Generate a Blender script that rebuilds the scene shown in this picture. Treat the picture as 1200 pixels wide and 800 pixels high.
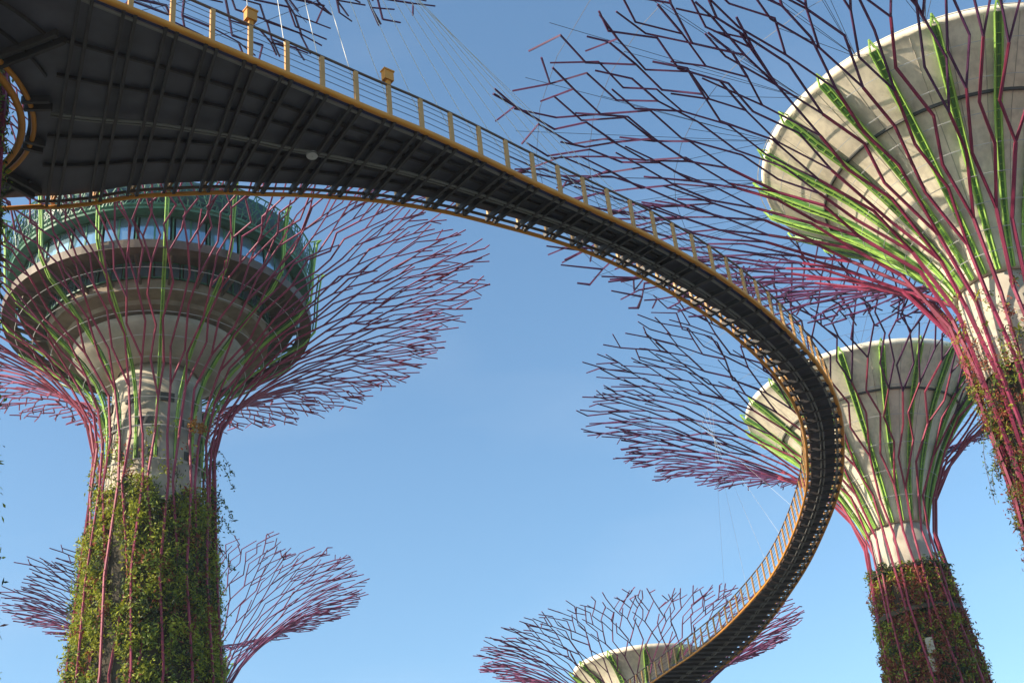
import bpy, math, random
from mathutils import Vector
from math import sin, cos, pi, radians, degrees

for o in list(bpy.data.objects): bpy.data.objects.remove(o)
S = bpy.context.scene
col = S.collection

# ------------------------------------------------------------------ camera
PITCH = radians(30.0); ROLL = math.atan2(293, 2586)
cam = bpy.data.cameras.new('camera'); cam.sensor_width = 36.0; cam.lens = 45.0
cam.clip_end = 4000.0
co = bpy.data.objects.new('camera', cam); col.objects.link(co)
fw = Vector((0, cos(PITCH), sin(PITCH))); up0 = Vector((0, -sin(PITCH), cos(PITCH))); rt0 = Vector((1, 0, 0))
U = rt0 * sin(ROLL) + up0 * cos(ROLL); Rv = rt0 * cos(ROLL) - up0 * sin(ROLL)
from mathutils import Matrix
m3 = Matrix((Rv, U, -fw)).transposed()
co.matrix_world = Matrix.Translation((0, 0, 1.6)) @ m3.to_4x4()
S.camera = co

# ------------------------------------------------------------------ light
SUN_AZ = radians(-160.0)      # direction TO the sun, angle from +X
SUN_EL = radians(27.0)
sv = Vector((cos(SUN_AZ) * cos(SUN_EL), sin(SUN_AZ) * cos(SUN_EL), sin(SUN_EL)))
w = bpy.data.worlds.new('World'); S.world = w; w.use_nodes = True
nt = w.node_tree
bg = nt.nodes['Background']
sky = nt.nodes.new('ShaderNodeTexSky'); sky.sky_type = 'NISHITA'; sky.sun_disc = False
sky.sun_elevation = SUN_EL; sky.sun_rotation = math.atan2(sv.x, sv.y)
sky.air_density = 1.0; sky.dust_density = 1.0; sky.ozone_density = 1.8
tint = nt.nodes.new('ShaderNodeMix'); tint.data_type = 'RGBA'; tint.blend_type = 'MULTIPLY'; tint.inputs[0].default_value = 1.0
tint.inputs[7].default_value = (.89, 1.06, 1.07, 1)
tcw = nt.nodes.new('ShaderNodeTexCoord'); mpw = nt.nodes.new('ShaderNodeMapping'); mpw.inputs['Scale'].default_value = (2.0, 2.0, 7.0)
nz = nt.nodes.new('ShaderNodeTexNoise'); nz.inputs['Scale'].default_value = 1.7; nz.inputs['Detail'].default_value = 7
rmp = nt.nodes.new('ShaderNodeMapRange'); rmp.inputs[1].default_value = .50; rmp.inputs[2].default_value = .85; rmp.inputs[4].default_value = .10
wsp = nt.nodes.new('ShaderNodeMix'); wsp.data_type = 'RGBA'; wsp.inputs[7].default_value = (4.2, 4.5, 4.9, 1)
nt.links.new(tcw.outputs['Generated'], mpw.inputs[0]); nt.links.new(mpw.outputs[0], nz.inputs['Vector']); nt.links.new(nz.outputs[0], rmp.inputs[0])
nt.links.new(sky.outputs[0], tint.inputs[6]); nt.links.new(tint.outputs[2], wsp.inputs[6]); nt.links.new(rmp.outputs[0], wsp.inputs[0]); nt.links.new(wsp.outputs[2], bg.inputs[0]); bg.inputs[1].default_value = 0.14
sl = bpy.data.lights.new('sun', 'SUN'); sl.energy = 5.0; sl.angle = radians(0.6); sl.color = (1.0, 0.85, 0.65)
so = bpy.data.objects.new('sun', sl); col.objects.link(so)
so.rotation_euler = sv.to_track_quat('Z', 'Y').to_euler(); so.location = (-40, -20, 60)
S.view_settings.view_transform = 'Standard'; S.view_settings.look = 'None'
S.view_settings.exposure = 0.75; S.view_settings.gamma = 1.0

# ------------------------------------------------------------------ materials
def mat(name, c, rough=.6, metal=0.0, var=.0, scale=3.0, c2=None, spec=.5, bump=0.0):
    m = bpy.data.materials.new(name); m.use_nodes = True
    n = m.node_tree; b = n.nodes['Principled BSDF']
    b.inputs['Base Color'].default_value = (*c, 1); b.inputs['Roughness'].default_value = rough
    b.inputs['Metallic'].default_value = metal; b.inputs['Specular IOR Level'].default_value = spec
    if var or c2:
        tc = n.nodes.new('ShaderNodeTexCoord'); ns = n.nodes.new('ShaderNodeTexNoise')
        ns.inputs['Scale'].default_value = scale; ns.inputs['Detail'].default_value = 6
        n.links.new(tc.outputs['Object'], ns.inputs['Vector'])
        r = n.nodes.new('ShaderNodeValToRGB')
        a = c if c2 else tuple(x * (1 - var) for x in c)
        d = c2 if c2 else tuple(min(1, x * (1 + var)) for x in c)
        r.color_ramp.elements[0].color = (*a, 1); r.color_ramp.elements[1].color = (*d, 1)
        r.color_ramp.elements[0].position = .33; r.color_ramp.elements[1].position = .67
        n.links.new(ns.outputs[0], r.inputs[0]); n.links.new(r.outputs[0], b.inputs['Base Color'])
        if bump:
            bp = n.nodes.new('ShaderNodeBump'); bp.inputs['Strength'].default_value = bump
            n.links.new(ns.outputs[0], bp.inputs['Height']); n.links.new(bp.outputs[0], b.inputs['Normal'])
    return m

def funnel_mat(name, c):
    """pale coated concrete: blotches, and rain streaks that run down the slope"""
    m = mat(name, c, .75)
    n = m.node_tree; b = n.nodes['Principled BSDF']
    tc = n.nodes.new('ShaderNodeTexCoord')
    mp = n.nodes.new('ShaderNodeMapping'); mp.inputs['Scale'].default_value = (2.2, 2.2, .25)
    n1 = n.nodes.new('ShaderNodeTexNoise'); n1.inputs['Scale'].default_value = 1.6; n1.inputs['Detail'].default_value = 8
    n2 = n.nodes.new('ShaderNodeTexNoise'); n2.inputs['Scale'].default_value = .7; n2.inputs['Detail'].default_value = 5
    n.links.new(tc.outputs['Object'], mp.inputs[0]); n.links.new(mp.outputs[0], n1.inputs['Vector'])
    n.links.new(tc.outputs['Object'], n2.inputs['Vector'])
    mx = n.nodes.new('ShaderNodeMath'); mx.operation = 'ADD'
    n.links.new(n1.outputs[0], mx.inputs[0]); n.links.new(n2.outputs[0], mx.inputs[1])
    r = n.nodes.new('ShaderNodeValToRGB')
    r.color_ramp.elements[0].position = .72; r.color_ramp.elements[1].position = 1.15
    r.color_ramp.elements[0].color = (*[x * .82 for x in c], 1); r.color_ramp.elements[1].color = (*[x * 1.08 for x in c], 1)
    md = n.nodes.new('ShaderNodeMath'); md.operation = 'MULTIPLY'; md.inputs[1].default_value = .9
    n.links.new(mx.outputs[0], md.inputs[0])
    n.links.new(md.outputs[0], r.inputs[0]); n.links.new(r.outputs[0], b.inputs['Base Color'])
    return m

M = {}
M['magenta'] = mat('magenta_paint', (.20, .020, .058), .6, spec=.3, var=.25, scale=.8)
M['orchid'] = mat('orchid_paint', (.25, .055, .11), .6, spec=.3, var=.2, scale=.8)
M['plum_shaded'] = mat('plum_paint_shaded', (.085, .022, .075), .6, spec=.3, var=.2, scale=.8)  # purple of the outer steel, darkened to carry the shade on those limbs
M['rose'] = mat('rose_paint', (.29, .045, .085), .6, spec=.3, var=.2, scale=.8)
M['purple'] = mat('purple_paint', (.19, .05, .12), .6, spec=.3, var=.2, scale=.8)
M['green'] = mat('green_paint', (.29, .50, .09), .5, var=.25, scale=1.2)
M['midgreen'] = mat('mid_green_paint', (.17, .33, .07), .5, var=.35, scale=1.5)
M['green_shaded'] = mat('green_paint_shaded', (.08, .22, .05), .5, var=.25, scale=1.2)  # rib green darkened: the shadow on the web plates is in the colour
M['funnel'] = funnel_mat('pale_funnel_coating', (.80, .72, .565))
M['concrete'] = mat('concrete', (.38, .34, .28), .85, c2=(.52, .47, .39), scale=1.1, bump=.15)
M['seam'] = mat('dark_seam', (.07, .07, .065), .7)
M['white'] = mat('white_cable', (.55, .55, .54), .5)
M['panel'] = mat('planting_panel', (.035, .03, .02), .95, c2=(.075, .06, .04), scale=2.5, bump=.5)
M['leaf1'] = mat('leaf_yellow_green', (.37, .40, .035), .6, var=.25, scale=4)
M['leaf2'] = mat('leaf_mid_green', (.17, .24, .035), .6, var=.25, scale=4)
M['leaf3'] = mat('leaf_dark_green', (.03, .055, .015), .55, var=.2, scale=4)
M['leaf4'] = mat('leaf_rust', (.32, .085, .05), .7, var=.25, scale=4)
M['leaf5'] = mat('leaf_orange', (.45, .20, .03), .6)
M['stem'] = mat('dry_stem', (.12, .07, .04), .9)
M['glass'] = mat('window_glass', (.30, .46, .56), .12, metal=.7, spec=1.0)
M['ringsteel'] = mat('weathered_dark_steel', (.10, .075, .055), .6, c2=(.16, .12, .085), scale=1.5)
M['roofgreen'] = mat('teal_green_paint', (.05, .17, .10), .5, var=.3, scale=2)
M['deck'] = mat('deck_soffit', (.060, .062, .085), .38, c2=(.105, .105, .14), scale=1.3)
M['beam'] = mat('dark_beam', (.03, .027, .03), .5, c2=(.05, .045, .048), scale=2)
M['orange'] = mat('orange_paint', (.64, .255, .025), .5, var=.12, scale=1.0)
M['tan'] = mat('sandy_orange_paint', (.52, .27, .08), .5, var=.1, scale=2)
M['grey'] = mat('grey_pipe', (.20, .20, .19), .45)
M['navy'] = mat('navy_strip', (.03, .04, .14), .5)
M['rail'] = mat('brown_handrail', (.12, .07, .05), .5)
M['wire'] = mat('steel_wire', (.10, .10, .12), .6)
M['grass'] = mat('grass_ground', (.05, .06, .045), .95, c2=(.12, .12, .115), scale=.06)

# ------------------------------------------------------------------ mesh kit
for k in ('leaf1', 'leaf2', 'leaf3', 'leaf4'):     # thin leaves let some sun through
    n_ = M[k].node_tree; b_ = n_.nodes['Principled BSDF']; t_ = n_.nodes.new('ShaderNodeBsdfTranslucent'); x_ = n_.nodes.new('ShaderNodeMixShader')
    n_.links.new(b_.inputs['Base Color'].links[0].from_socket, t_.inputs[0]); x_.inputs[0].default_value = .35
    n_.links.new(b_.outputs[0], x_.inputs[1]); n_.links.new(t_.outputs[0], x_.inputs[2]); n_.links.new(x_.outputs[0], n_.nodes['Material Output'].inputs[0])

class MB:
    def __init__(s): s.v = []; s.f = []; s.mi = []; s.cm = 0
    def face(s, idx): s.f.append(idx); s.mi.append(s.cm)
    def tube(s, pts, r, n=5, r2=None, cap=True):
        pts = [Vector(p) for p in pts]; k = len(pts); base = len(s.v)
        if r2 is None: r2 = r
        ref = None
        for i, p in enumerate(pts):
            d = (pts[min(i + 1, k - 1)] - pts[max(i - 1, 0)])
            if d.length < 1e-6: d = Vector((0, 0, 1))
            d.normalize()
            if ref is None:
                ref = Vector((0, 0, 1)).cross(d)
                if ref.length < .1: ref = Vector((1, 0, 0)).cross(d)
                ref.normalize()
            else:
                ref = ref - d * ref.dot(d)
                ref.normalize()
            b = d.cross(ref); rr = r + (r2 - r) * i / max(1, k - 1)
            if 0 < i < k - 1:
                a = (pts[i] - pts[i - 1]).normalized().dot((pts[i + 1] - pts[i]).normalized())
                rr *= min(1.35, 1 / math.sqrt(max(.3, (1 + a) / 2)))
            for j in range(n):
                t = 2 * pi * j / n
                s.v.append(p + ref * (cos(t) * rr) + b * (sin(t) * rr))
        for i in range(k - 1):
            for j in range(n):
                a = base + i * n + j; b2 = base + i * n + (j + 1) % n
                s.face((a, b2, b2 + n, a + n))
        if cap:
            s.face(tuple(base + j for j in reversed(range(n))))
            s.face(tuple(base + (k - 1) * n + j for j in range(n)))
    def beam(s, a, b, w, h, upv=Vector((0, 0, 1))):
        a = Vector(a); b = Vector(b); d = (b - a).normalized(); x = d.cross(upv).normalized(); y = x.cross(d)
        base = len(s.v)
        for p in (a, b):
            for sx, sy in ((-1, -1), (1, -1), (1, 1), (-1, 1)):
                s.v.append(p + x * (sx * w / 2) + y * (sy * h / 2))
        for q in ((3, 2, 1, 0), (4, 5, 6, 7), (0, 1, 5, 4), (1, 2, 6, 5), (2, 3, 7, 6), (3, 0, 4, 7)):
            s.face(tuple(base + i for i in q))
    def lathe(s, prof, n=64, a0=0, a1=2 * pi, closed=False):
        """prof: list of (r,z) ; closed -> the profile is a loop"""
        full = abs(a1 - a0 - 2 * pi) < 1e-4; base = len(s.v); k = len(prof)
        m = n if full else n + 1
        for i in range(m):
            t = a0 + (a1 - a0) * i / n
            for r, z in prof: s.v.append(Vector((r * cos(t), r * sin(t), z)))
        for i in range(n):
            i2 = (i + 1) % m
            for j in range(k if closed else k - 1):
                j2 = (j + 1) % k
                s.face((base + i * k + j, base + i2 * k + j, base + i2 * k + j2, base + i * k + j2))
        if not full and closed:
            s.face(tuple(base + j for j in range(k)))
            s.face(tuple(base + n * k + j for j in reversed(range(k))))
    def build(s, name, mats, parent=None, smooth=False):
        me = bpy.data.meshes.new(name); me.from_pydata([tuple(v) for v in s.v], [], s.f)
        if not isinstance(mats, (list, tuple)): mats = [mats]
        for m in mats: me.materials.append(m)
        if len(mats) > 1: me.polygons.foreach_set('material_index', s.mi)
        if smooth: me.polygons.foreach_set('use_smooth', [True] * len(me.polygons))
        me.update()
        o = bpy.data.objects.new(name, me); col.objects.link(o)
        if parent: o.parent = parent
        return o

def thing(name, label, cat, loc=(0, 0, 0), group=None):
    o = bpy.data.objects.new(name, None); col.objects.link(o); o.location = loc
    o.empty_display_size = .5
    o['label'] = label; o['category'] = cat
    if group: o['group'] = group
    return o

def interp(prof, z):
    """prof [(z,r)...]; monotone smooth-ish interpolation"""
    if z <= prof[0][0]: return prof[0][1]
    for i in range(len(prof) - 1):
        (z0, r0), (z1, r1) = prof[i], prof[i + 1]
        if z <= z1:
            t = (z - z0) / (z1 - z0)
            def slope(k):
                if k <= 0 or k >= len(prof) - 1:
                    k2 = min(max(k, 0), len(prof) - 1); a = max(k2 - 1, 0); b = min(k2 + 1, len(prof) - 1)
                else: a, b = k - 1, k + 1
                return (prof[b][1] - prof[a][1]) / (prof[b][0] - prof[a][0])
            m0 = slope(i) * (z1 - z0); m1 = slope(i + 1) * (z1 - z0)
            return (2*t**3-3*t*t+1)*r0 + (t**3-2*t*t+t)*m0 + (-2*t**3+3*t*t)*r1 + (t**3-t*t)*m1
    return prof[-1][1]

# ------------------------------------------------------------------ foliage
LEAFM = ['leaf1', 'leaf2', 'leaf3', 'leaf4', 'stem']
def leaf(mb, p, nrm, s, rnd):
    a = Vector((rnd.gauss(0, 1), rnd.gauss(0, 1), rnd.gauss(0, 1))) + nrm * .6
    a.normalize()
    b = a.cross(Vector((rnd.gauss(0, 1), rnd.gauss(0, 1), rnd.gauss(0, 1) - .4)))
    if b.length < .05: return
    b.normalize(); c = a.cross(b)
    i = len(mb.v); l = s * rnd.uniform(.7, 1.4); wd = s * rnd.uniform(.3, .5)
    mb.v += [p - b * l * .5, p + c * wd * .5 + a * wd * .15, p + b * l * .55, p - c * wd * .5 + a * wd * .15]
    mb.face((i, i + 1, i + 2)); mb.face((i, i + 2, i + 3))

def clump(mb, c, nrm, size, n, weights, rnd, ls=.17):
    k = rnd.choices(range(4), weights)[0]
    for _ in range(n):
        d = Vector((rnd.gauss(0, .45), rnd.gauss(0, .45), rnd.gauss(0, .5)))
        p = c + d * size + nrm * abs(rnd.gauss(0, .35)) * size
        mb.cm = k if rnd.random() < .72 else rnd.choices(range(4), weights)[0]
        leaf(mb, p, nrm, ls, rnd)

def plants(root, rprof, z0, z1, nclump, per, weights, rnd, bare, ls=.17, size=(.3, .6), arc=None, name='climbing_plants', mounds=.06):
    """weights: function (theta,z)->4 weights; bare: function (theta,z)->True where the trunk shows"""
    mb = MB(); placed = 0; tries = 0
    while placed < nclump and tries < nclump * 8:
        tries += 1
        th = rnd.uniform(*(arc or (-pi, pi))); z = z0 + (z1 - z0) * rnd.random()
        if bare(th, z): continue
        r = interp(rprof, z) - .08; nrm = Vector((cos(th), sin(th), 0))
        clump(mb, nrm * r + Vector((0, 0, z)), nrm, rnd.uniform(*size), per, weights(th, z), rnd, ls)
        placed += 1
    for _ in range(int(nclump * mounds)):      # shaggy mounds hanging off the trunk
        th = rnd.uniform(*(arc or (-pi, pi))); z = rnd.uniform(z0, z1)
        if bare(th, z): continue
        nrm = Vector((cos(th), sin(th), 0)); k = rnd.choices(range(4), weights(th, z))[0]; sz = rnd.uniform(.28, .5)
        c0 = nrm * (interp(rprof, z) + sz * .55) + Vector((0, 0, z))
        for _k in range(70):
            d = Vector((rnd.gauss(0, 1), rnd.gauss(0, 1), rnd.gauss(0, 1))).normalized() * sz * rnd.uniform(.6, 1.05); d.z *= 1.3
            mb.cm = k if rnd.random() < .85 else rnd.randrange(3); leaf(mb, c0 + d, d.normalized(), ls, rnd)
    for _ in range(nclump // 7):
        th = rnd.uniform(*(arc or (-pi, pi))); z = rnd.uniform(z0, z1)
        if bare(th, z): continue
        r = interp(rprof, z); nrm = Vector((cos(th), sin(th), 0)); c0 = nrm * r + Vector((0, 0, z)); mb.cm = rnd.choices((0, 1, 2, 3), (2, 2, 1, 1))[0]
        for _k in range(rnd.randint(7, 12)):
            tt = Vector((-sin(th), cos(th), 0)) * rnd.gauss(0, .8) + nrm * rnd.uniform(.2, .8) + Vector((0, 0, rnd.gauss(.1, .6))); tt.normalize()
            L = ls * rnd.uniform(1.4, 2.8); sd = tt.cross(Vector((0, 0, 1)))
            if sd.length < .1: continue
            sd.normalize(); b = len(mb.v); w_ = L * .11
            mb.v += [c0 - sd * w_ * .5, c0 + sd * w_ * .5, c0 + tt * L * .55 + sd * w_, c0 + tt * L * .55 - sd * w_, c0 + tt * L - Vector((0, 0, L * .3))]
            mb.face((b, b + 1, b + 2, b + 3)); mb.face((b + 3, b + 2, b + 4))
    # dry hanging stems
    for _ in range(nclump // 12):
        th = rnd.uniform(*(arc or (-pi, pi))); z = rnd.uniform(z0 + .5, z1); L = rnd.uniform(.6, 2.2)
        mb.cm = 4; pts = []
        for k in range(5):
            zz = max(z0, z - L * k / 4); r = interp(rprof, zz) + rnd.uniform(0, .18); t2 = th + rnd.uniform(-.03, .03)
            pts.append((r * cos(t2), r * sin(t2), zz - k * .001))
        mb.tube(pts, .018, 3, cap=False)
    return mb.build(name, [M[k] for k in LEAFM], root)

def vine(root, pts, rnd, n=60, ls=.14, mats=('leaf3', 'leaf2')):
    mb = MB(); mb.cm = 2
    mb.tube(pts, .012, 3, cap=False)
    for _ in range(n):
        i = rnd.randrange(len(pts) - 1); t = rnd.random()
        p = Vector(pts[i]).lerp(Vector(pts[i + 1]), t) + Vector((rnd.gauss(0, .07), rnd.gauss(0, .07), rnd.gauss(0, .07)))
        mb.cm = rnd.choice((0, 0, 1)); leaf(mb, p, Vector((0, 0, 1)), ls, rnd)
    return mb.build('hanging_vine', [M[mats[0]], M[mats[1]], M['stem']], root)

# ------------------------------------------------------------------ the branching steel skin
def flare_len(prof, zn):
    """sample the flare from neck to rim by arc length -> list of (u, r, z)"""
    z1 = prof[-1][0]; out = []; L = 0; pr = None
    for i in range(121):
        z = zn + (z1 - zn) * i / 120; r = interp(prof, z)
        if pr: L += math.hypot(r - pr[0], z - pr[1])
        out.append([L, r, z]); pr = (r, z)
    return out, L

def steel_skin(root, prof, zn, N, rnd, rr=.075, tip=.042, material=None, nlev=11, zbase=0.0, forks=(.15, .42, .72), twig=.3, droop=0.0, sides=5, out=.05, outer=None):
    tab, L = flare_len(prof, zn)
    def pt(th, u):
        u = min(max(0, u), 1.045)
        if u <= 1:
            x = u * L; lo = 0
            for k in range(1, len(tab)):
                if tab[k][0] >= x: lo = k; break
            a, b = tab[lo - 1], tab[lo]; t = (x - a[0]) / max(1e-6, b[0] - a[0])
            r = a[1] + (b[1] - a[1]) * t; z = a[2] + (b[2] - a[2]) * t
        else:
            a, b = tab[-6], tab[-1]; d = (u - 1) * L; q = math.hypot(b[1] - a[1], b[2] - a[2])
            r = b[1] + (b[1] - a[1]) / q * d; z = b[2] + (b[2] - a[2]) / q * d
        return Vector((r * cos(th), r * sin(th), z))
    mats = [material or M['magenta'], outer or M['purple']]
    for i in range(N):
        mb = MB(); th0 = 2 * pi * (i + .5) / N
        lean = (.95 if i % 2 else -.5) * 2 * pi / N
        # up the trunk, leaning to and fro so that neighbours cross into long diamonds
        z = zbase; pts = []; k = 0
        step = 5.2
        while z < zn - .5:
            th = th0 + lean * (.45 if k % 2 else -.45)
            r = interp(prof, z) + (-.34 if i % 2 and z < zn - 5 else out)
            pts.append((r * cos(th), r * sin(th), z)); z += step; k += 1
        # grow: every limb zigzags about its own bearing, so that neighbours nearly meet in long hexagons
        def grow(home, th, u, sgn, w, rad, start, fi):
            lv = 1 if fi >= 2 else 0; mb.cm = lv
            path = [start]; u_c = u; th_c = th; end = rnd.uniform(.90, 1.03)
            while True:
                du = (1.0 / nlev) * rnd.uniform(.8, 1.25) * (1.3 if u_c < .25 else (1.0 if u_c < .55 else .74))
                nu = u_c + du
                if nu > end - .02:
                    path.append(pt(home + sgn * w * rnd.uniform(.2, 1.1), max(end, u_c + .4 * du)))
                    if rnd.random() < .5:
                        mb.tube([path[-2], pt(th_c - sgn * w * rnd.uniform(.4, 1.0), u_c + du * rnd.uniform(.6, 1.0))], tip, max(4, sides - 1))
                    break
                if fi < len(forks) and nu >= forks[fi] + rnd.uniform(-.07, .07):
                    node = pt(home + sgn * w * rnd.uniform(0, .12), nu) + Vector((0, 0, rnd.uniform(-.05, .05)))
                    path.append(node); mb.tube(path, rad, sides, r2=rad * .95)
                    nr = rad - (rr - tip) / len(forks)
                    hb = home + sgn * w * .06
                    grow(home + w * .25, hb, nu, 1, w * .5, nr, node, fi + 1)
                    grow(home - w * .25, hb, nu, -1, w * .5, nr, node, fi + 1); mb.cm = lv
                    return
                amp = rnd.uniform(.22, .52) * (.55 + .45 * min(1, nu / .5)) * (1.0 if nu < .6 else 1.45)
                th_n = home + sgn * w * amp
                node = pt(th_n, nu) + Vector((0, 0, rnd.uniform(-.08, .08)))
                path.append(node)
                if nu > .42 and rnd.random() < twig * (1 if nu < .65 else 1.4):
                    q = [node, pt(th_n + sgn * w * rnd.uniform(.45, 1.2), nu + du * rnd.uniform(.7, 1.1))]
                    if rnd.random() < .4: q.append(pt(th_n + sgn * w * rnd.uniform(.2, .9), nu + du * rnd.uniform(1.5, 2.1)))
                    mb.tube(q, tip * 1.02, max(4, sides - 1), r2=tip * .95)
                u_c = nu; th_c = th_n; sgn = -sgn if rnd.random() < .9 else sgn
            mb.tube(path, rad, max(4, sides - 1), r2=max(tip * .9, rad * .85))
        s0 = pt(th0, 0); pts.append(tuple(s0))
        mb.tube(pts, rr * .9, sides, r2=rr)
        grow(th0, th0, 0, 1 if i % 2 else -1, 2 * pi / N, rr, s0, 0)
        mb.build('branch', mats, root)

def hoops(root, prof, zs, r, material, off=0.0, n=64, name='hoop'):
    for z in zs:
        mb = MB(); R = interp(prof, z) + off
        pts = [(R * cos(2 * pi * i / n), R * sin(2 * pi * i / n), z) for i in range(n)]
        pts.append(pts[0]); pts.append(pts[1])
        mb.tube(pts, r, 4, cap=False); mb.build(name, material, root)

def ribs(root, prof, z0, z1, n, gap, wd, rnd, fin=True, a0=0.0, tipz=.5, ch=.055):
    """green ladder-like fins standing off the funnel"""
    K = 14
    for i in range(n):
        th = a0 + 2 * pi * i / n; mb = MB(); er = Vector((cos(th), sin(th), 0)); et = Vector((-sin(th), cos(th), 0))
        c = []
        for k in range(K + 1):
            z = z0 + (z1 - z0) * k / K; g = gap * (.35 + .65 * k / K)
            c.append((er * (interp(prof, z) + g) + Vector((0, 0, z - g * .6)), k / K))
        hw = lambda t: wd * (.45 + .55 * t) / 2
        mb.cm = 0
        for s in (-1, 1): mb.tube([p + et * (s * hw(t)) for p, t in c], ch, 4)
        mb.cm = 2; b = len(mb.v)
        for p, t in c:
            for sg_ in (-.78, .78):
                for dz_ in (.03, .06): mb.v.append(p + et * (sg_ * hw(t)) + Vector((0, 0, dz_)) - er * dz_)
        for k in range(K):
            o = b + 4 * k
            mb.face((o, o + 2, o + 6, o + 4)); mb.face((o + 1, o + 5, o + 7, o + 3)); mb.face((o, o + 4, o + 5, o + 1)); mb.face((o + 2, o + 3, o + 7, o + 6))
        mb.cm = 1
        mb.tube([p - er * .16 + Vector((0, 0, .12)) for p, t in c], .05, 4)
        if fin:   # web plate between ladder and funnel
            b = len(mb.v)
            for p, t in c:
                q = er * (interp(prof, p.z + .2) + .02); inn = Vector((q.x, q.y, p.z + .25))
                for s in (-.03, .03): mb.v += [p + et * s, inn + et * s]
            for k in range(K):
                o = b + 4 * k
                mb.face((o, o + 4, o + 5, o + 1)); mb.face((o + 2, o + 3, o + 7, o + 6)); mb.face((o, o + 2, o + 6, o + 4))
        mb.cm = 0; prev = None; m = 0
        for k in range(K):
            for q in (0, .5):
                p = c[k][0].lerp(c[k + 1][0], q); h = hw((k + q) / K)
                a, bb = p + et * h, p - et * h
                mb.tube([a, bb], .028, 4)
                if prev: mb.tube([prev, bb if m % 2 else a], .022, 4, cap=False)
                prev = a if m % 2 else bb; prev = (a if m % 2 else bb); m += 1
        # head of the rib past the rim
        top = c[-1][0]; t2 = top + er * .25 + Vector((0, 0, tipz))
        mb.tube([top + et * hw(1), t2], .05, 4); mb.tube([top - et * hw(1), t2], .05, 4)
        mb.tube([t2, Vector((er.x * (interp(prof, z1) - .3), er.y * (interp(prof, z1) - .3), z1 + .1))], .045, 4)
        mb.build('rib', [M['green'], M['green_shaded'], M['midgreen']], root)

def funnel(root, prof, n=96, band=None, thick=.25, seams=24, material='funnel'):
    zs = [prof[0][0] + (prof[-1][0] - prof[0][0]) * i / 26 for i in range(27)]
    outer = [(interp(prof, z), z) for z in zs]
    R, Z = outer[-1]
    loop = outer + [(R + .10, Z + .05), (R + .12, Z + .40), (R - .15, Z + .42)] + [(max(.2, r - thick - .15), z + .15) for r, z in reversed(outer)]
    mb = MB(); mb.lathe(loop, n, closed=True)
    f = mb.build('funnel', M[material], root, smooth=False)
    for p in f.data.polygons: p.use_smooth = True
    if band:
        sm = MB()
        for z in band:
            r = interp(prof, z)
            sm.lathe([(r + .02, z - .07), (r + .09, z - .06), (r + .12, z + .06), (r + .03, z + .07)], n, closed=True)
        sm.build('joint_band', M['seam'], f)
    if seams:
        sm = MB()
        for i in range(seams):
            t = 2 * pi * (i + .5) / seams; e = Vector((cos(t), sin(t), 0))
            sm.tube([e * (r + .005) + Vector((0, 0, z)) for r, z in outer[2:]], .018, 4, cap=False)
        sm.build('panel_seam', M['concrete'], f)
    return f

def azD(az, D): return (D * sin(radians(az)), D * cos(radians(az)), 0)

# ------------------------------------------------------------------ ground
g = MB(); R = 1500.0
g.v = [Vector((-R, -R, 0)), Vector((R, -R, 0)), Vector((R, R, 0)), Vector((-R, R, 0))]; g.face((0, 1, 2, 3))
go = g.build('ground', M['grass']); go['kind'] = 'structure'

GR = 'steel supertrees of the grove'
# =================================================================== tree A: tall, with the round lookout
LA = azD(-17.8, 68)
A = thing('supertree', 'tree tower with a round glazed lookout and teal lattice screen above its ivy-covered trunk', 'tree tower', LA, GR)
rnd = random.Random(4)
profA = [(0, 5.4), (10, 4.6), (21, 3.9), (28, 3.5), (33, 3.3), (35, 3.42), (37, 4.15), (39, 5.8), (41.2, 8.5), (43, 11.9), (44.3, 15.5), (45.1, 19.2)]
steel_skin(A, profA, 34.0, 32, rnd, rr=.075, tip=.045, nlev=12, material=M['rose'], outer=M['orchid'], forks=(.15, .42, .72))
# trunk and its concrete upper part
mb = MB(); mb.lathe([(interp(profA, z) - .45, z) for z in [i * 2 for i in range(16)] ] + [(2.8, 30.2), (.2, 30.2)], 48)
mb.build('trunk', M['panel'], A, True)
mb = MB(); mb.lathe([(2.64, 30), (2.5, 38.5), (2.25, 38.55), (2.25, 39.1), (.2, 39.1)], 48)
core = mb.build('concrete_core', mat('mottled_concrete', (.24, .21, .17), .85, c2=(.58, .51, .40), scale=.9, bump=.2), A, True)  # noise mixes pale and dark patches
for z in (33.0, 34.9, 36.4):
    for i in range(8):
        t = 2 * pi * (i + .37 * z) / 8; mb = MB()
        a0, a1 = t, t + .20 + .1 * (i % 2)
        mb.lathe([(2.5, z), (2.635, z), (2.635, z + .5), (2.5, z + .5)], 4, a0, a1, closed=True)
        mb.build('core_opening', M['seam'], core)
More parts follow.
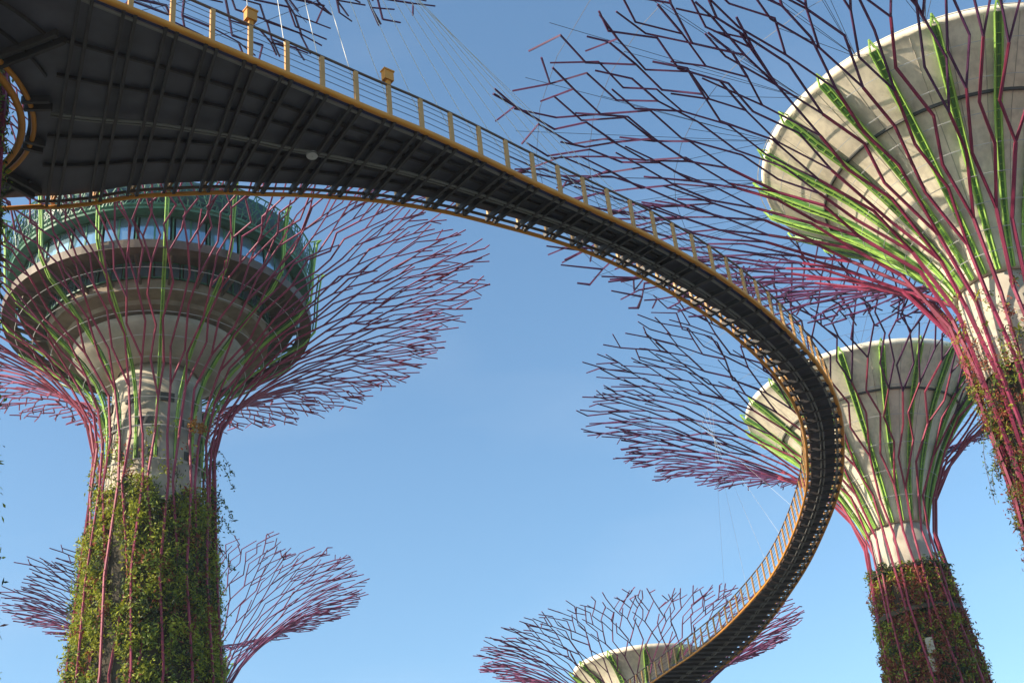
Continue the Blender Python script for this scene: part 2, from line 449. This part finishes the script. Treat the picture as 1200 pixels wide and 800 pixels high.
# bowl and tiers under the lookout
mb = MB(); mb.lathe([(2.3, 39.0), (3.102, 39.05), (3.384, 39.2), (4.23, 39.7), (4.794, 40.2), (4.935, 40.55), (4.606, 40.62), (.3, 40.65)], 72)
mb.build('bowl', M['concrete'], A, True)
mb = MB(); mb.lathe([(4.418, 40.6), (4.465, 40.85), (5.358, 40.95), (5.452, 41.2), (6.298, 41.35), (6.392, 41.95), (.3, 41.95)], 72)
mb.build('tier', mat('brown_render', (.22, .18, .13), .8, c2=(.33, .27, .20), scale=1.5), A)
mb = MB(); mb.lathe([(4.474, 40.66), (4.512, 40.66), (4.512, 40.82), (4.474, 40.82)], 72, closed=True)  # dark ring painted in for the shade between bowl and tiers
mb.build('painted_tier_shade', M['seam'], A)
def window_ring(r0, z0, r1, z1, n, parent, a0=0):
    for i in range(n):
        t0 = a0 + 2 * pi * i / n + .02; t1 = a0 + 2 * pi * (i + 1) / n - .02
        q = MB(); q.lathe([(r0, z0), (r1, z1), (r1 - .05, z1), (r0 - .05, z0)], 4, t0, t1, closed=True)
        wo = q.build('window', M['glass'], parent)
        f = MB()
        for k, t in ((0, t0 - .02), (1, (t0 + t1) / 2)):
            e = Vector((cos(t), sin(t), 0))
            if k == 0:
                for r_, z_ in ((r0, z0), (r1, z1)): f.lathe([(r_ - .03, z_ - .03), (r_ + .06, z_ - .03), (r_ + .06, z_ + .04), (r_ - .03, z_ + .04)], 4, t0 - .02, t1, closed=True)
            f.beam(e * (r0 + .02) + Vector((0, 0, z0)), e * (r1 + .02) + Vector((0, 0, z1)), .09 if k == 0 else .05, .09, Vector((-sin(t), cos(t), 0)))
        f.build('frame', M['roofgreen'], wo)
window_ring(6.5, 41.96, 6.42, 43.0, 26, A, .1)
window_ring(8.05, 43.35, 7.95, 45.0, 26, A)
mb = MB(); mb.lathe([(6.204, 43.02), (7.943, 43.02), (7.943, 43.33), (.3, 43.33)], 72); mb.build('upper_floor', M['ringsteel'], A)
# open walkway ring with brackets
mb = MB(); mb.lathe([(8.225, 42.35), (8.883, 42.35), (8.93, 42.85), (8.178, 42.85)], 96, closed=True)
rg = mb.build('walkway_ring', M['ringsteel'], A)
for i in range(26):
    t = 2 * pi * i / 26; e = Vector((cos(t), sin(t), 0)); q = MB()
    q.beam(e * 6.3 + Vector((0, 0, 41.7)), e * 8.27 + Vector((0, 0, 42.5)), .12, .2)
    q.beam(e * 6.5 + Vector((0, 0, 42.6)), e * 8.27 + Vector((0, 0, 42.75)), .08, .1)
    q.build('bracket', M['ringsteel'], A)
for dz, rr_ in ((.35, .03), (.7, .03), (1.05, .045)):
    pass
# eave, screen and top
mb = MB(); mb.lathe([(8.084, 45.02), (8.742, 45.05), (8.836, 45.4), (.3, 45.6)], 96); mb.build('roof', M['roofgreen'], A)
mb = MB(); NS = 170; rows = 6; P = {}
for i in range(NS):
    for j in range(rows):
        t = 2 * pi * (i + rnd.uniform(-.35, .35) + (.5 if j % 2 else 0)) / NS; z = 45.25 + 1.9 * j / (rows - 1) + rnd.uniform(-.07, .07) * (0 < j < rows - 1)
        r = 8.8 + .33 * j / (rows - 1); P[i, j] = Vector((r * cos(t), r * sin(t), z))
for i in range(NS):
    for j in range(rows):
        if j in (0, rows - 1): mb.tube([P[i, j], P[(i + 1) % NS, j]], .06, 4, cap=False)
        elif rnd.random() < .55: mb.tube([P[i, j], P[(i + 1) % NS, j]], .035, 3, cap=False)
        if j < rows - 1:
            mb.tube([P[i, j], P[i, j + 1]], .038, 3, cap=False)
            if rnd.random() < .6: mb.tube([P[i, j], P[(i + 1 - 2 * (j % 2 == 0)) % NS, j + 1]], .035, 3, cap=False)
mb.build('lattice_screen', M['roofgreen'], A)
mb = MB(); mb.lathe([(8.46, 45.45), (8.742, 47.1), (8.648, 47.1), (8.366, 45.45)], 96, closed=True)
mb.build('parapet', mat('dark_teal_panel', (.04, .085, .10), .45), A, True)
ribA = [(34.3, 2.75), (36, 2.9), (38, 3.7), (39.5, 5.1), (41, 7.0), (42.3, 8.8), (43.2, 9.15), (45, 9.3), (47.2, 9.6)]
ribs(A, ribA, 32.8, 47.0, 16, .12, .17, rnd, fin=False, a0=radians(-72), tipz=.2, ch=.042)
hoops(A, ribA, [35.2, 36.3, 37.3, 38.3, 39.2, 40.1, 40.9, 41.6], .022, M['white'], .22, 72)
hoops(A, profA, [32.6, 34.6], .05, M['white'], -.25, 48)
def wA(th, z):
    s = -cos(th - SUN_AZ)      # planting changes round the trunk
    n = .5 + .5 * sin(th * 3 + z * .35) * cos(z * .6 + th)
    return (1.9 * n + .5, .8, .4 + .5 * (1 - n), .12 + .3 * (sin(z * .9 + th * 2) > .6))
def bareA(th, z):
    if z > 31.0 + .5 * sin(3 * th + .6) + .45 * sin(7 * th): return True
    v = sin(th * 7 + 1.3) * .5 + sin(th * 3.1 + z * .30) * .4 + sin(z * 1.1 + th * 5) * .3
    return v > .62 or (z > 31.6 and rnd.random() < (z - 31.6) / 1.3)
rnd = random.Random(9)
plants(A, [(z, r - .22) for z, r in profA[:6]], 14, 32.7, 2900, 30, wA, rnd, bareA, ls=.21, size=(.25, .55), mounds=.12)
plants(A, [(30, 3.15), (33, 3.15), (35.4, 3.3)], 30.6, 35.2, 150, 16, wA, rnd, lambda t, z: rnd.random() < (z - 30.6) / 4.6, ls=.2, size=(.2, .5), mounds=0, name='stray_climbers')
mb = MB()   # orange bromeliads near the neck
for k in range(5):
    c = Vector((3.6 * cos(radians(-42 + 4 * k)), 3.6 * sin(radians(-42 + 4 * k)), 34.6 + .2 * (k % 2)))
    for _ in range(26): leaf(mb, c + Vector((rnd.gauss(0, .13), rnd.gauss(0, .13), rnd.gauss(0, .13))), Vector((0, 0, 1)), .28, rnd)
mb.build('orange_bromeliads', M['leaf5'], A)
for th, z, L in ((12, 33.5, 1.8), (22, 34.5, 1.6), (5, 30, 1.2), (28, 28.6, 1.0), (16, 31.5, 1.6)):
    t = radians(th); r = interp(profA, z) - .1; e = Vector((cos(t), sin(t), 0)); p = e * r + Vector((0, 0, z)); pts = [tuple(p)]
    for k in range(1, 6): pts.append(tuple(p + e * (.28 * k) * (1 if k < 4 else .9) + Vector((0, 0, .25 * sin(k * 1.2) - L * (k / 5) ** 2 * .8))))
    vine(A, pts, rnd, 40, .22)

# =================================================================== generic supertree
def supertree(az, D, label, prof, zn, N, fprof, nrib, seed, loc=None, gap=.22, rw=.42, rr=.075, tip=.045, nlev=11, forks=(.15, .42, .72), trunk_top=None, seams=24, band=(), hz=(), paint='magenta', paint2='plum_shaded', out=.05, sides=5):
    L = loc or azD(az, D); T = thing('supertree', label, 'tree tower', L, GR); rn = random.Random(seed)
    steel_skin(T, prof, zn, N, rn, rr=rr, tip=tip, nlev=nlev, forks=forks, sides=sides, material=M[paint], out=out, outer=M[paint2])
    tt = trunk_top or zn - 1.0
    mb = MB(); zz = [tt * i / 16 for i in range(17)]
    mb.lathe([(interp(prof, z) - .5, z) for z in zz] + [(interp(prof, tt) - .5, tt + .02), (.2, tt + .02)], 48)
    mb.build('trunk', M['panel'], T, True)
    r0 = fprof[0][1]; mb = MB(); mb.lathe([(r0 - .08, tt - .5), (r0 - .08, fprof[0][0] + .3), (.2, fprof[0][0] + .3)], 48)
    mb.build('concrete_core', M['concrete'], T, True)
    funnel(T, fprof, band=band, seams=seams)
    ribs(T, fprof, fprof[0][0] + .1, fprof[-1][0], nrib, gap, rw, rn, a0=rn.uniform(0, 1))
    hoops(T, fprof, hz, .022, M['white'], gap * .8 + .1, 72)
    return T, rn

# C: upper right
profC = [(0, 3.6), (10, 2.8), (20, 2.15), (24, 2.2), (28, 2.5), (30, 2.85), (31.5, 3.5), (33, 4.8), (35, 7.2), (37, 10.2), (39, 13.9), (40.4, 17.3), (41.3, 21.2)]
fC = [(30.3, 2.0), (32, 2.75), (34, 4.1), (36, 5.8), (37.4, 7.5), (38.75, 9.0)]
C_, rnd = supertree(23.85, 55, 'tree tower at upper right with the widest pale funnel and branches spreading across the sky', profC, 29.0, 30, fC, 22, 21, gap=.32, rw=.34, rr=.098, tip=.058, nlev=10, forks=(.13, .42), trunk_top=26.5, seams=36, band=(36.6,), hz=[31, 31.9, 32.9, 33.9, 34.9, 35.9, 36.9, 37.9, 38.9])
LC = C_.location

# D: mid right
profD = [(0, 4.4), (10, 3.8), (21, 3.05), (28, 2.5), (31, 2.45), (32.5, 2.7), (34, 3.3), (36, 4.7), (38, 6.8), (40, 9.6), (42, 13.4), (43.3, 16.9), (44.1, 20.2)]
fD = [(31.8, 2.0), (34, 2.75), (36.5, 4.0), (39, 5.7), (41, 7.5), (41.9, 8.4)]
D_, _ = supertree(16.45, 88, 'tree tower behind the skyway bend, pale funnel above a rust and green planted trunk', profD, 31.0, 24, fD, 20, 33, gap=.3, rw=.36, rr=.085, tip=.052, nlev=11, trunk_top=28.2, out=.16, paint='rose', band=(39.7,), hz=[33.4, 35, 36.6, 38.2, 39.8])

# E: bottom centre
profE = [(0, 3.6), (12, 2.7), (22, 2.1), (25, 2.35), (27, 3.4), (29.2, 5.2), (31.4, 8.0), (32.8, 11.0), (33.5, 13.8)]
fE = [(23.8, 1.6), (26, 2.1), (28.5, 3.4), (30.2, 4.5), (31.3, 5.7)]
E_, _ = supertree(4.1, 110, 'small distant tree tower low in the middle, behind the far end of the skyway', profE, 23.5, 20, fE, 12, 44, gap=.25, rw=.4, rr=.065, tip=.045, nlev=10, seams=0, hz=[27, 29], sides=4, paint='purple', paint2='purple')

# F: behind A
profF = [(0, 3.8), (12, 2.9), (24, 2.2), (27, 2.4), (29.8, 3.2), (32.5, 4.9), (34.9, 7.6), (36.5, 10.5), (37.2, 13.6)]
fF = [(26.5, 1.5), (28.5, 1.9), (30, 2.4), (31.5, 3.1)]
F_, _ = supertree(-16.1, 100, 'distant tree tower hidden behind the ivy trunk, its branch bowl showing on both sides', profF, 25.5, 22, fF, 12, 55, gap=.25, rw=.4, rr=.062, tip=.04, nlev=11, seams=0, hz=[30], sides=4, paint='purple', paint2='purple')

# B: left edge
profB = [(0, 4.5), (12, 3.2), (22, 2.5), (28, 2.45), (30, 2.9), (32, 4.2), (34, 6.6), (36, 9.6), (38, 13.2), (39.8, 17.2), (40.8, 20.6)]
fB = [(30.0, 1.9), (32, 2.6), (34, 3.9), (36, 5.4), (38.5, 7.6)]
LB = (-13.45, 21.5, 0)
B_, _ = supertree(0, 0, 'tree tower cut off by the left edge, standing through the ring of the skyway deck', profB, 28.8, 24, fB, 16, 66, loc=LB, gap=.3, rw=.45, nlev=11, band=(36.5,), hz=[32, 34, 36])

# ---- planting on the other trunks
rnd = random.Random(12)
def bareD(th, z):
    if 25.6 < z < 26.1 or z > 28.4: return rnd.random() < .6
    v = sin(th * 5 + z * .5) * .5 + sin(th * 9 - z * .8) * .4
    return v > .72
plants(D_, [(z, r - .08) for z, r in profD], 15, 28.7, 2200, 24, lambda t, z: (.8, .5, .4, 3.0 if sin(z * 1.1 + t) > -.4 else 1.2), rnd, bareD, ls=.23, size=(.25, .5))
mb = MB(); mb.lathe([(1.8, 28.5), (2.65, 28.55), (2.7, 28.7), (1.8, 28.75)], 48, closed=True); mb.lathe([(2.0, 25.5), (2.85, 25.55), (2.85, 25.85), (2.0, 25.9)], 48, closed=True)
mb.build('planter_shelf', M['panel'], D_)
for th, z in ((-108, 22.6), (-112, 21.4)):
    t = radians(th); r = interp(profD, z) + .02; mb = MB()
    mb.lathe([(r, z), (r + .06, z), (r + .04, z + 1.0), (r, z + 1.0)], 4, t, t + .16, closed=True)
    mb.build('pale_panel', M['concrete'], D_)
plants(D_, [(26, 2.45), (32, 2.4)], 28.5, 28.9, 60, 22, lambda t, z: (.2, .5, 1.4, .2), rnd, lambda t, z: False, ls=.24, size=(.25, .4), name='shelf_plants')

def bareC(th, z):
    if z > 27.5: return rnd.random() < .93
    if z > 25: return rnd.random() < .55
    v = sin(th * 6 + z * .4) * .5 + sin(th * 11 - z * .9) * .4
    return v > .5
plants(C_, [(z, r + .0) for z, r in profC], 12, 30, 1300, 22, lambda t, z: (.7, .5, .5, 1.8 if z < 29 else .9), rnd, bareC, ls=.17, size=(.2, .42))
for th, z, L in ((-160, 24.5, 2.6), (-170, 23, 2.0), (175, 22.4, 1.6), (-155, 22, 3.4), (-165, 26, 1.5), (170, 24.2, 3.8), (-168, 21, 2.2), (-150, 20, 2.5)):
    t = radians(th); r = interp(profC, z) - .1; e = Vector((cos(t), sin(t), 0)); p = e * r + Vector((0, 0, z)); pts = [tuple(p)]
    for k in range(1, 7): pts.append(tuple(p + e * (.9 * (1 - math.exp(-k * .5))) + Vector((.04 * sin(k), .04 * cos(2 * k), .12 - L * (k / 6) ** 1.4))))
    vine(C_, pts, rnd, int(26 + 14 * L), .15)
plants(B_, [(z, r - .05) for z, r in profB[:5]], 6, 27, 3400, 26, lambda t, z: (.4, .9, 1.3, .25), rnd, lambda t, z: sin(t * 6 + z * .7) > .75, ls=.14, size=(.14, .26), arc=(-pi, pi * .6), mounds=.008)
plants(E_, [(z, r - .1) for z, r in profE[:4]], 10, 23, 200, 16, lambda t, z: (.5, .9, 1.1, .5), rnd, lambda t, z: False, ls=.3, size=(.3, .6))
plants(F_, [(z, r - .1) for z, r in profF[:4]], 10, 25, 250, 16, lambda t, z: (.5, .9, 1.1, .5), rnd, lambda t, z: False, ls=.3, size=(.3, .6))

plants(C_, [(24, 2.3), (30, 2.7)], 24, 30.5, 150, 16, lambda t, z: (.8, .6, .5, 1.4), rnd, lambda t, z: rnd.random() < (z - 24) / 7, ls=.15, size=(.2, .5), mounds=0, name='stray_climbers')
# fine tension wires inside the big canopies: rim of the funnel -> outer branches
def tension(T, fprof, prof, n, radii, rn, r=.014, every=3):
    zr, Rr = fprof[-1]
    def zat(R):
        lo, hi = 28.0, prof[-1][0]
        for _ in range(30):
            m = (lo + hi) / 2
            if interp(prof, m) < R: lo = m
            else: hi = m
        return lo
    for i in range(n):
        t = 2 * pi * (i + .5) / n; q = MB()
        a = Vector(((Rr) * cos(t), Rr * sin(t), zr + .3))
        for Ro in radii:
            for dt in (-.09, .09): q.tube([a, (Ro * cos(t + dt), Ro * sin(t + dt), zat(Ro))], r, 3, cap=False)
        q.build('stay_wire', M['wire'], T)
    for Ro in radii[:-1] + (radii[-1] - 1.0,):
        q = MB(); z = zat(Ro); m = n * 2
        pts = [(Ro * cos(2 * pi * k / m), Ro * sin(2 * pi * k / m), z + .05) for k in range(m)]; pts += pts[:2]
        q.tube(pts, r, 3, cap=False); q.build('ring_wire', M['wire'], T)
tension(C_, fC, profC, 18, (13.5, 17.5, 21.0), rnd)
tension(D_, fD, profD, 16, (12.0, 16.5), rnd, r=.012)
tension(B_, fB, profB, 14, (14.0, 18.5), rnd)

# =================================================================== skyway
SK = thing('skyway', 'long curving elevated walkway with dark underside and orange edge tubes sweeping across the sky', 'footbridge', (0, 0, -.26))
near = [(-9.3, 17.6), (-7.81, 18.93), (-6.52, 20.05), (-5.03, 21.38), (-3.62, 22.64), (-2.62, 23.54), (-1.52, 24.5), (-.21, 25.77), (1.1, 27.1), (2.65, 28.6), (3.92, 29.85), (5.21, 31.25), (6.62, 32.97), (8.18, 35.2), (9.72, 37.85), (10.62, 39.73), (11.33, 41.6), (12.0, 43.96), (12.55, 46.94), (12.9, 49.46), (13.07, 52.2), (13.1, 55.35), (13.02, 59.2), (12.75, 62.9), (12.1, 68.7), (11.19, 73.2), (10.1, 77.0), (8.9, 80.5), (7.4, 85), (6.6, 91), (6.6, 98), (7.2, 105)]
def crom(P, n=24):
    out = []
    for i in range(len(P) - 1):
        p0 = P[max(i - 1, 0)]; p1 = P[i]; p2 = P[i + 1]; p3 = P[min(i + 2, len(P) - 1)]
        for k in range(n):
            t = k / n
            out.append(tuple(.5 * ((2 * p1[j]) + (-p0[j] + p2[j]) * t + (2 * p0[j] - 5 * p1[j] + 4 * p2[j] - p3[j]) * t * t + (-p0[j] + 3 * p1[j] - 3 * p2[j] + p3[j]) * t ** 3) for j in (0, 1)))
    out.append(P[-1]); return out
raw = crom(near); acc = [0]
for a, b in zip(raw, raw[1:]): acc.append(acc[-1] + math.dist(a, b))
def at_s(s):
    s = min(max(s, 0), acc[-1] - 1e-4)
    lo, hi = 0, len(acc) - 1
    while hi - lo > 1:
        m = (lo + hi) // 2
        if acc[m] <= s: lo = m
        else: hi = m
    t = (s - acc[lo]) / (acc[hi] - acc[lo]); a, b = raw[lo], raw[hi]
    return Vector((a[0] + (b[0] - a[0]) * t, a[1] + (b[1] - a[1]) * t, 0))
def tan_s(s):
    d = at_s(s + .6) - at_s(s - .6) if .6 < s < acc[-1] - .6 else at_s(min(s + .6, acc[-1])) - at_s(max(s - .6, 0))
    return d.normalized()
WID = [(0, 8.6), (2, 7.5), (3.7, 6.2), (5.7, 4.98), (6.6, 4.6), (7.6, 4.2), (8.9, 3.55), (10.4, 2.97), (12.2, 2.4), (13.3, 2.11), (15, 1.78), (16.3, 1.6), (18, 1.49), (24, 1.43), (30, 1.45), (40, 1.42), (46, 1.43), (50, 1.53), (53.5, 1.72), (59.6, 2.35), (64.2, 2.85), (68.2, 3.3), (75, 3.6), (120, 3.6)]
SKEW = [(0, 16), (4, 16), (5.7, 15), (7, 9), (10.4, 6), (12.2, 4), (15, 0.5), (18, 0), (120, 0)]
def wid(s):
    return interp(WID, s)
def off(s, d, z):
    """point d metres in from the convex edge tube"""
    p = at_s(s); t = tan_s(s); n = Vector((-t.y, t.x, 0))
    k = -radians(max(0, interp(SKEW, s))); n = Vector((n.x * cos(k) - n.y * sin(k), n.x * sin(k) + n.y * cos(k), 0))
    return p + n * d + Vector((0, 0, z))
S0 = 1.5; S1 = acc[-1] - .2
ZD = 22.30
ss = [S0 + (S1 - S0) * i / 220 for i in range(221)]
IN = .28; INF = .22
# deck slab with soffit
mb = MB()
for s in ss:
    w_ = wid(s)
    mb.v += [off(s, IN, ZD), off(s, w_ - INF, ZD), off(s, w_ - INF, ZD + .12), off(s, IN, ZD + .12)]
for i in range(220):
    for j in range(4):
        a = 4 * i + j; b = 4 * i + (j + 1) % 4; mb.face((a, b, b + 4, a + 4))
mb.face((0, 1, 2, 3)); mb.face(tuple(4 * 220 + k for k in (3, 2, 1, 0)))
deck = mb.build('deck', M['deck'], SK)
# platform round tree B with its opening
PB = Vector((-13.55, 21.5, 0)); RI = 3.02; q0 = off(S0, IN, 0); q1 = off(S0, wid(S0) - INF, 0)
poly = []
t0 = math.atan2(q0.y - PB.y, q0.x - PB.x); t1 = math.atan2(q1.y - PB.y, q1.x - PB.x)
n0 = tan_s(S0); nn = Vector((n0.y, -n0.x, 0))
def outer_r(t):
    e = Vector((cos(t), sin(t), 0)); tt = t
    while tt < t0: tt += 2 * pi
    if t0 <= t <= t1:      # straight side along the first cross beam
        d = q1 - q0; den = e.x * d.y - e.y * d.x; v = q0 - PB
        return (v.x * d.y - v.y * d.x) / den
    def edge_line(q, dr):      # distance of the tangent line from the ring centre, and the bearing of its foot
        v = q - PB; foot = v - dr * v.dot(dr); return foot.length, math.atan2(foot.y, foot.x)
    dN = (off(S0, IN, 0) - off(S0 + .8, IN, 0)).normalized(); dF = (off(S0, wid(S0) - INF, 0) - off(S0 + .8, wid(S0 + .8) - INF, 0)).normalized()
    lF, aF = edge_line(q1, dF); lN, aN = edge_line(q0, dN)
    while aF < t1: aF += 2 * pi
    aN2 = aN
    while aN2 > t0 + 2 * pi: aN2 -= 2 * pi
    while aN2 < aF: aN2 += 2 * pi
    tt = t if t > t1 else t + 2 * pi
    if tt < aF: k = lF / max(.2, cos(aF - tt))
    elif tt > aN2: k = lN / max(.2, cos(tt - aN2))
    else: k = lF + (lN - lF) * (tt - aF) / (aN2 - aF)
    return k
mb = MB(); NP = 160; angs = [t0 + 2 * pi * i / NP for i in range(NP)]; angs.append(t1 ); angs.sort()
angs = [a for a in angs]; NP = len(angs)
def norm_t(a): return a if a <= pi + 1e-9 or True else a
def outw(a):
    b = a
    if b > t0 + 2 * pi - 1e-9: b -= 2 * pi
    return outer_r(b) if b <= pi * 3 else outer_r(b - 2 * pi)
for a in angs:
    e = Vector((cos(a), sin(a), 0)); ro = outw(a)
    for r_, z_ in ((RI + .12, ZD - .012), (ro, ZD - .012), (ro, ZD + .1), (RI + .12, ZD + .1)): mb.v.append(PB + e * r_ + Vector((0, 0, z_)))
for i in range(NP):
    for j in range(4):
        a = 4 * i + j; b = 4 * i + (j + 1) % 4; c = 4 * ((i + 1) % NP)
        mb.face((a, b, c + (j + 1) % 4, c + j))
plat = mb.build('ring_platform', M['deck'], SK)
def ring_tube(rf, z, r, name, material, parent, a_from, a_to, n=90):
    q = MB(); q.tube([PB + Vector((cos(a), sin(a), 0)) * rf(a) + Vector((0, 0, z)) for a in [a_from + (a_to - a_from) * i / n for i in range(n + 1)]], r, 8, cap=False)
    return q.build(name, material, parent, True)
ring_tube(lambda a: RI, 22.12, .085, 'inner_ring_tube', M['orange'], SK, 0, 2 * pi)
ring_tube(lambda a: RI + .26, 22.17, .06, 'inner_ring_tube', M['orange'], SK, 0, 2 * pi)
ring_tube(lambda a: outw(a) + .22, 22.11, .062, 'outer_ring_tube', M['orange'], SK, t1 + .012, t0 + 2 * pi - .02)
# radial arms under the platform
for i in range(14):
    a = t0 + 2 * pi * (i + .35) / 14; e = Vector((cos(a), sin(a), 0)); et = Vector((-sin(a), cos(a), 0)); q = MB()
    for d in (-.13, .13):
        q.beam(PB + e * (RI + .1) + et * d + Vector((0, 0, 22.17)), PB + e * (outw(a) - .03) + et * d + Vector((0, 0, 22.17)), .08, .18)
    q.build('radial_beam', M['beam'], SK)
for k in (3.9, 4.6):
    n = 96; ok = [outw(t0 + 2 * pi * i / n) > k + .12 for i in range(n)]
    st_ = next((i for i in range(n) if ok[i] and not ok[i - 1]), 0); i = 0
    while i < n:
        run = []
        while i < n and ok[(st_ + i) % n]: run.append(t0 + 2 * pi * (st_ + i) / n); i += 1
        if len(run) > 2:
            q = MB()
            for a, b in zip(run, run[1:]): q.beam(PB + Vector((cos(a), sin(a), 0)) * k + Vector((0, 0, 22.24)), PB + Vector((cos(b), sin(b), 0)) * k + Vector((0, 0, 22.24)), .05, .08)
            q.build('ring_joist', M['beam'], SK)
        i += 1
# edge tubes, slightly proud of the cross beams
def edge_tube(d, z, r, name, material, s0=S0, s1=S1, n=260, sides=8, frac=None, parent=SK):
    q = MB(); pts = []
    for i in range(n + 1):
        s = s0 + (s1 - s0) * i / n
        pts.append(off(s, d(s), z))
    q.tube(pts, r, sides); return q.build(name, material, parent, True)
edge_tube(lambda s: 0, 22.16, .078, 'edge_tube', M['orange'], s0=.1)
edge_tube(lambda s: wid(s), 22.10, .058, 'edge_tube', M['orange'])
edge_tube(lambda s: IN - .06, 22.12, .045, 'gutter_pipe', M['grey'])
edge_tube(lambda s: wid(s) - INF + .04, 22.16, .04, 'gutter_pipe', M['rail'])
edge_tube(lambda s: wid(s) * .52, 22.10, .035, 'service_pipe', M['grey'])
edge_tube(lambda s: wid(s) * .52 + .12, 22.12, .028, 'service_pipe', M['grey'])
# flat navy strip along the first stretch
q = MB(); n = 60
for i in range(n + 1):
    s = S0 + (27 - S0) * i / n; q.v += [off(s, .10, 22.20), off(s, IN - .08, 22.13), off(s, IN - .08, 22.16), off(s, .10, 22.23)]
for i in range(n):
    for j in range(4):
        a = 4 * i + j; b = 4 * i + (j + 1) % 4; q.face((a, b, b + 4, a + 4))
q.build('edge_strip', M['navy'], SK)
# joists along the deck
for fr in (.2, .36, .66, .82):
    q = MB(); n = 40
    SJ = 20.0; pts = [off(S0 + (SJ - S0) * i / n, IN + (wid(S0 + (SJ - S0) * i / n) - 2 * IN) * fr, 22.25) for i in range(n + 1)]
    for a, b in zip(pts, pts[1:]): q.beam(a, b, .06, .09)
    q.build('joist', M['beam'], SK)
ST = .94; stations = []
s = S0 + .35
while s < S1 - .3: stations.append(s); s += ST
print('stations', len(stations))
for s in stations:
    q = MB(); w_ = wid(s)
    for d in ((-.13, .13) if s < 21 else (0,)):
        q.beam(off(s + d, .02, 22.14), off(s + d, w_ - .02, 22.14), .075 if s < 21 else .13, .15)
    q.build('cross_beam', M['beam'], SK)
# railings
def railing(side):
    d = (lambda s: 0.02) if side else (lambda s: wid(s) - .02)
    root = MB(); n = 200
    sg = -1 if side else 1
    pts = [off(S0 + (S1 - S0) * i / n, d(0) if side else wid(S0 + (S1 - S0) * i / n) - .02, 23.20) for i in range(n + 1)]
    root.tube(pts, .035, 6)
    R_ = root.build('handrail', M['rail'], SK, True)
    for zz in (22.5, 22.7, 22.88, 23.04):
        q = MB(); q.tube([p + Vector((0, 0, zz - 23.20)) for p in pts], .010, 3, cap=False); q.build('rail_wire', M['wire'], R_)
    for s in stations:
        p = off(s, d(s), 0); t = tan_s(s); q = MB()
        q.beam(p + Vector((0, 0, 22.2)), p + Vector((0, 0, 23.18)), .07, .11, t)
        nrm = Vector((-t.y, t.x, 0)) * (1 if side else -1)
        q.beam(p + Vector((0, 0, 22.28)), p + nrm * .35 + Vector((0, 0, 22.36)), .06, .06)
        q.build('post', M['tan'], R_)
railing(True); railing(False)
def nearest(x, y): return min(stations, key=lambda s: (at_s(s) - Vector((x, y, 0))).length)
for x, y in ((-5.05, 21.4), (-2.25, 23.9)):
    s = nearest(x, y); p = off(s, .02, 0); t = tan_s(s); q = MB()
    q.beam(p + Vector((0, 0, 23.2)), p + Vector((0, 0, 23.34)), .08, .11, t)
    q.beam(p + Vector((0, 0, 23.34)), p + Vector((0, 0, 23.62)), .16, .26, t)
    q.beam(p + Vector((0, 0, 23.62)), p + Vector((0, 0, 23.66)), .2, .3, t)
    q.build('lamp_box', M['orange'], SK)

q = MB(); p = off(8.2, wid(8.2) * .55, 22.05); q.lathe([(.02, 0), (.14, .01), (.15, .08), (.05, .12)], 16)
q.v = [v + p for v in q.v]; q.build('soffit_light', M['white'], SK)
# suspension cables
def cable(a, b, lab, r=.010, grp='stay cables carrying the skyway', mt='white'):
    a = Vector(a); b = Vector(b); q = MB()
    q.tube([b - b, a - b], r, 4); o = q.build('stay_cable', M[mt], None); o.location = b
    o['label'] = lab; o['category'] = 'cable'; o['group'] = grp
    return o
for k, s in enumerate([s for s in stations if 5.5 < s < 19]):
    p = off(s, .02, 22.3)
    h = Vector((LB[0] + 7.4 * cos(radians(-2 + 3.2 * k)), LB[1] + 7.4 * sin(radians(-2 + 3.2 * k)), 38.6))
    cable(p, h, 'thin pale stay cable rising from the railing edge of the near skyway deck')
for k, s in enumerate([s for s in stations if 44 < s < 62][::4]):
    p = off(s, wid(s) - .02, 22.3)
    t = radians(186 + 4 * k); h = Vector((D_.location.x + 12.5 * cos(t), D_.location.y + 12.5 * sin(t), 41.2))
    cable(p, h, 'thin pale stay cable above the far bend of the skyway', .006, 'stay cables above the far bend')

# humid air
hz_ = MB(); X = 1550.0
hz_.v = [Vector((x, y, z)) for z in (-1.0, 62.0) for x, y in ((-X, -X), (X, -X), (X, X), (-X, X))]
for f in ((3, 2, 1, 0), (4, 5, 6, 7), (0, 1, 5, 4), (1, 2, 6, 5), (2, 3, 7, 6), (3, 0, 4, 7)): hz_.face(f)
hm = bpy.data.materials.new('humid_air'); hm.use_nodes = True; hn = hm.node_tree; hn.nodes.clear()
ho_ = hn.nodes.new('ShaderNodeOutputMaterial'); pv = hn.nodes.new('ShaderNodeVolumePrincipled')
pv.inputs['Color'].default_value = (.86, .92, 1.0, 1); pv.inputs['Density'].default_value = .0002; pv.inputs['Anisotropy'].default_value = .2
hn.links.new(pv.outputs[0], ho_.inputs['Volume'])
hb = hz_.build('haze', hm); hb['kind'] = 'stuff'
